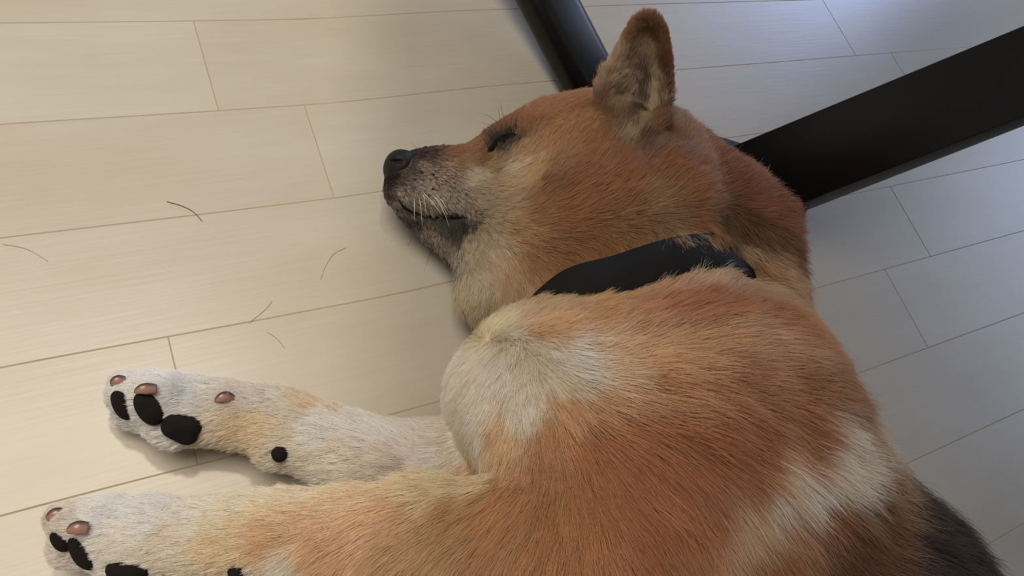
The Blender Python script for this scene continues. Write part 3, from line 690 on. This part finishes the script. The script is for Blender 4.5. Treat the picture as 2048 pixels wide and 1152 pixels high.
rel = (root - cc_) - dc[:, None] * cax; thc = np.arctan2(rel @ cv, rel @ cu) % (2 * math.pi); rc_ = np.interp(thc, np.arange(NA + 1) * 2 * math.pi / NA, np.append(r0, r0[0]))
keep &= ~((dc < 0.0125) & (dc > -0.0145) & inneck & (np.linalg.norm(rel, axis=1) < rc_ + 0.001))
# the closed eye and lips stay bare along their line
line = np.array([surf(x, y)[0] for x, y in ((978, 305), (986, 298), (994, 291), (1002, 285), (1010, 281), (1018, 278), (1026, 274), (800, 405), (808, 413), (817, 420), (830, 425), (850, 429), (868, 432), (885, 432), (900, 431), (915, 432), (926, 434))])
for q in line: keep &= np.linalg.norm(root - q, axis=1) > 0.0030
root, rn = root[keep], rn[keep]; N = len(root)
fdir = interp(root, fp, fd, 4, 0.012); L2 = interp(root, fp, fl, 4, 0.006); hl, lift = L2[:, 0], L2[:, 1]
fdir += 0.13 * np.stack([wave(root, 22, 11), wave(root, 22, 12), wave(root, 22, 13)], 1)
fdir = nrm(fdir - rn * (fdir * rn).sum(1)[:, None])
# clumps
G = max(int(N / 22), 10); gi = rng.choice(N, G, replace=False); kd = KDTree(G)
for i, p in enumerate(root[gi].tolist()): kd.insert(p, i)
kd.balance(); own = np.fromiter((kd.find(p)[1] for p in root.tolist()), int, N); gq = gi[own]
cl_r = rng.normal(size=(G, 6)).clip(-2, 2)
fdir = nrm(fdir + 0.10 * np.stack([cl_r[own, 0], cl_r[own, 1], cl_r[own, 2]], 1) + 0.13 * rng.normal(size=(N, 3)))
fdir = nrm(fdir - rn * (fdir * rn).sum(1)[:, None] * 0.9)
L_ = hl * (0.78 + 0.30 * rng.random(N)) * (1 + 0.08 * cl_r[own, 3]) * np.where(rng.random(N) < 0.035, 1.3, 1.0)
K = 6; tt = np.linspace(0, 1, K); pts = np.empty((N, K, 3))
lf = np.clip(lift * (1 + 0.25 * cl_r[own, 4]) + 0.08 * rng.normal(size=N), 0.08, 0.8)
p = root.copy(); pts[:, 0] = p; step = (L_ / (K - 1))[:, None]
for j in range(1, K):
    a = lf * (1.45 - 0.95 * tt[j]); d = fdir * np.cos(a)[:, None] + rn * np.sin(a)[:, None]
    d = d + 0.10 * rng.normal(size=(N, 3)) * (0.4 + tt[j]); d[:, 2] -= 0.10 * tt[j] * np.clip(hl / 0.02, 0, 1)
    p = p + nrm(d) * step; pts[:, j] = p
cw = (0.42 * tt ** 1.4)[None, :, None] * np.clip(0.75 + 0.2 * cl_r[own, 5], 0.2, 1)[:, None, None]
goff = pts[gq] - pts[gq][:, :1] * 0
pts = pts * (1 - cw) + (goff + (root - root[gq])[:, None, :] * 0.25) * cw
pts[:, :, 2] = np.maximum(pts[:, :, 2], 0.0006 + 0.001 * rng.random((N, 1)))
hc_ = interp(root + 0.55 * (hl * np.where(hl > 0.011, 1, 0))[:, None] * fdir + 0.0016 * np.stack([wave(root, 90, 1), wave(root, 90, 2), wave(root, 90, 3)], 1) + 0.0010 * cl_r[own, :3], cp, cc, 5, 0.0045)
lum = 1 + 0.05 * cl_r[own, 3] + 0.09 * rng.normal(size=N); lum = np.clip(lum, 0.6, 1.45)
base = hc_ * lum[:, None]
# guard hairs: a few dark ones on the muzzle and ruff, pale ones everywhere
pale = rng.random(N) < 0.07; base[pale] = base[pale] * 0.55 + 0.45 * np.array(srgb(235, 205, 165)) * np.clip(hc_[pale].max(1, keepdims=True) * 1.6, 0, 1)
grey = (np.abs(hc_[:, 0] - hc_[:, 2]) < 0.22) & (hc_[:, 0] < 0.55) & (hc_[:, 0] > 0.05) & (hl < 0.0095) & (root[:, 0] > 0.15)
sp_ = grey & (rng.random(N) < 0.36); base[sp_] *= 0.16
sp2 = grey & ~sp_; base[sp2] = np.clip(base[sp2] * 1.5, 0, 0.9)
col = base[:, None, :] * (0.80 + 0.28 * tt)[None, :, None]
dark = hc_.max(1) > 0.02
rad = (0.000075 + 0.00004 * np.clip(hl / 0.025, 0, 1))[:, None] * (1.0 - 0.75 * tt ** 2)[None, :] * (0.8 + 0.4 * rng.random((N, 1)))
fur = hair_object('fur_coat', pts, rad, np.clip(col, 0.003, 0.95), dog)
print('hairs', N)




# whiskers, brow hairs and lashes
whisk_m, _ = material('pale_whisker', (0.75, 0.68, 0.56), 0.4, 0.4)
dwhisk_m, _ = material('dark_whisker', (0.05, 0.04, 0.035), 0.4, 0.4)
def whisker(px, h0, h1, r, mat):
    n = len(px); q = [surf(*px[0], -0.0005)[0]]
    z0 = q[0][2]
    for i in range(1, n): q.append(P(*px[i], z0 + (h1) * (i / (n - 1)) ** 0.8))
    c = catmull(q, 5); tube('whisker', c, r * (1 - 0.85 * np.linspace(0, 1, len(c)) ** 1.5), mat, dog, 5)
for px in ([(850, 378), (872, 398), (888, 425), (899, 455)], [(842, 380), (858, 398), (868, 415)], [(828, 395), (829, 420), (828, 440)], [(838, 392), (842, 420), (845, 452)],
           [(856, 392), (870, 412), (885, 432)], [(868, 388), (884, 402), (896, 420)], [(858, 384), (880, 404), (895, 430)], [(846, 386), (850, 405), (852, 425)]):
    whisker(px, 0, 0.006, 0.00022, whisk_m)
for px in ([(845, 318), (840, 305), (830, 292), (820, 285)], [(867, 480), (863, 500), (854, 525), (848, 545)], [(824, 475), (820, 483), (812, 492)],
           [(1004, 262), (992, 243), (975, 231), (955, 224)], [(998, 268), (985, 253), (972, 248), (960, 245)], [(1006, 262), (1001, 245), (998, 225), (996, 212)],
           [(1013, 256), (1008, 235), (1002, 215), (998, 200)], [(1022, 250), (1022, 235), (1019, 218)], [(992, 272), (982, 260), (974, 251)], [(987, 279), (975, 268), (966, 262)], [(1030, 246), (1033, 235), (1034, 226)]):
    whisker(px, 0, 0.012, 0.00016, dwhisk_m)
rr_ = random.Random(5)
LK, LP = 5, []
for i in range(90):                                                     # lashes and brow fringe
    t = rr_.random(); x = 978 + 56 * t; y = 302 - 38 * t ** 0.8 - 8 * rr_.random()
    b, n = surf(x, y); up_ = RW @ np.array([-0.55 + 0.5 * t + 0.2 * rr_.random(), 0.9, 0]); l = 0.0035 + 0.005 * rr_.random()
    d = nrm(up_ + n * 0.5); LP.append([b + d * l * k / 4 + n * 0.0012 * math.sin(k / 4 * 2.5) for k in range(LK)])
LP = np.array(LP); hair_object('eyelashes', LP, np.tile(np.linspace(0.00014, 0.00004, LK), (90, 1)), np.full((90, LK, 3), 0.02), dog)
for x, y in ((812, 361), (824, 359), (838, 360), (841, 345), (855, 361), (862, 348), (873, 371), (861, 377), (853, 389), (870, 357)):   # whisker roots
    b, n = surf(x, y); q = []
    for i in range(26):
        a = rr_.random() * 6.28; rad_ = 0.0011 * rr_.random(); o_ = b + nrm(np.cross(n, [math.cos(a), math.sin(a), 0.3])) * rad_
        d = nrm(RW @ np.array([0.7, -0.5, 0]) + n * 0.5); q.append([o_ + n * 0.0006 + d * 0.0028 * k / 4 for k in range(LK)])
    hair_object('whisker_spot', np.array(q), np.tile(np.linspace(0.00016, 0.00005, LK), (26, 1)), np.full((26, LK, 3), 0.012), dog)

# ------------------------------------------------------------------ shed hairs lying on the floor
shed_m, _ = material('brown_shed_hair', (0.16, 0.09, 0.05), 0.5, 0.3)
shed_p, _ = material('pale_shed_hair', (0.50, 0.42, 0.32), 0.5, 0.3)
for lab, r, m, px in (('dark curved dog hair on the cream boards left of the muzzle', 0.00022, shed_m, [(334, 403), (362, 411), (386, 423), (404, 442)]),
                   ('long faint dog hair curving at the left edge of the floor', 0.00014, shed_p, [(5, 488), (45, 495), (72, 507), (95, 522)]),
                   ('faint curved dog hair on the floor left of the chin', 0.00013, shed_p, [(692, 495), (668, 507), (652, 530), (641, 558)]),
                   ('straight pale dog hair crossing a board seam above the lower foreleg', 0.00013, shed_p, [(544, 602), (532, 617), (516, 631), (497, 646)]),
                   ('short pale dog hair just below the seam above the lower foreleg', 0.00013, shed_p, [(534, 664), (550, 674), (562, 686), (569, 697)])):
    pts_ = catmull([P(x, y, 0.0006) for x, y in px], 6)
    o = tube('shed_hair', pts_ + np.array([0, 0, 0.0]), r, m, None, 6)
    o['label'] = lab; o['category'] = 'hair'; o['group'] = 'shed dog hairs on the floor'
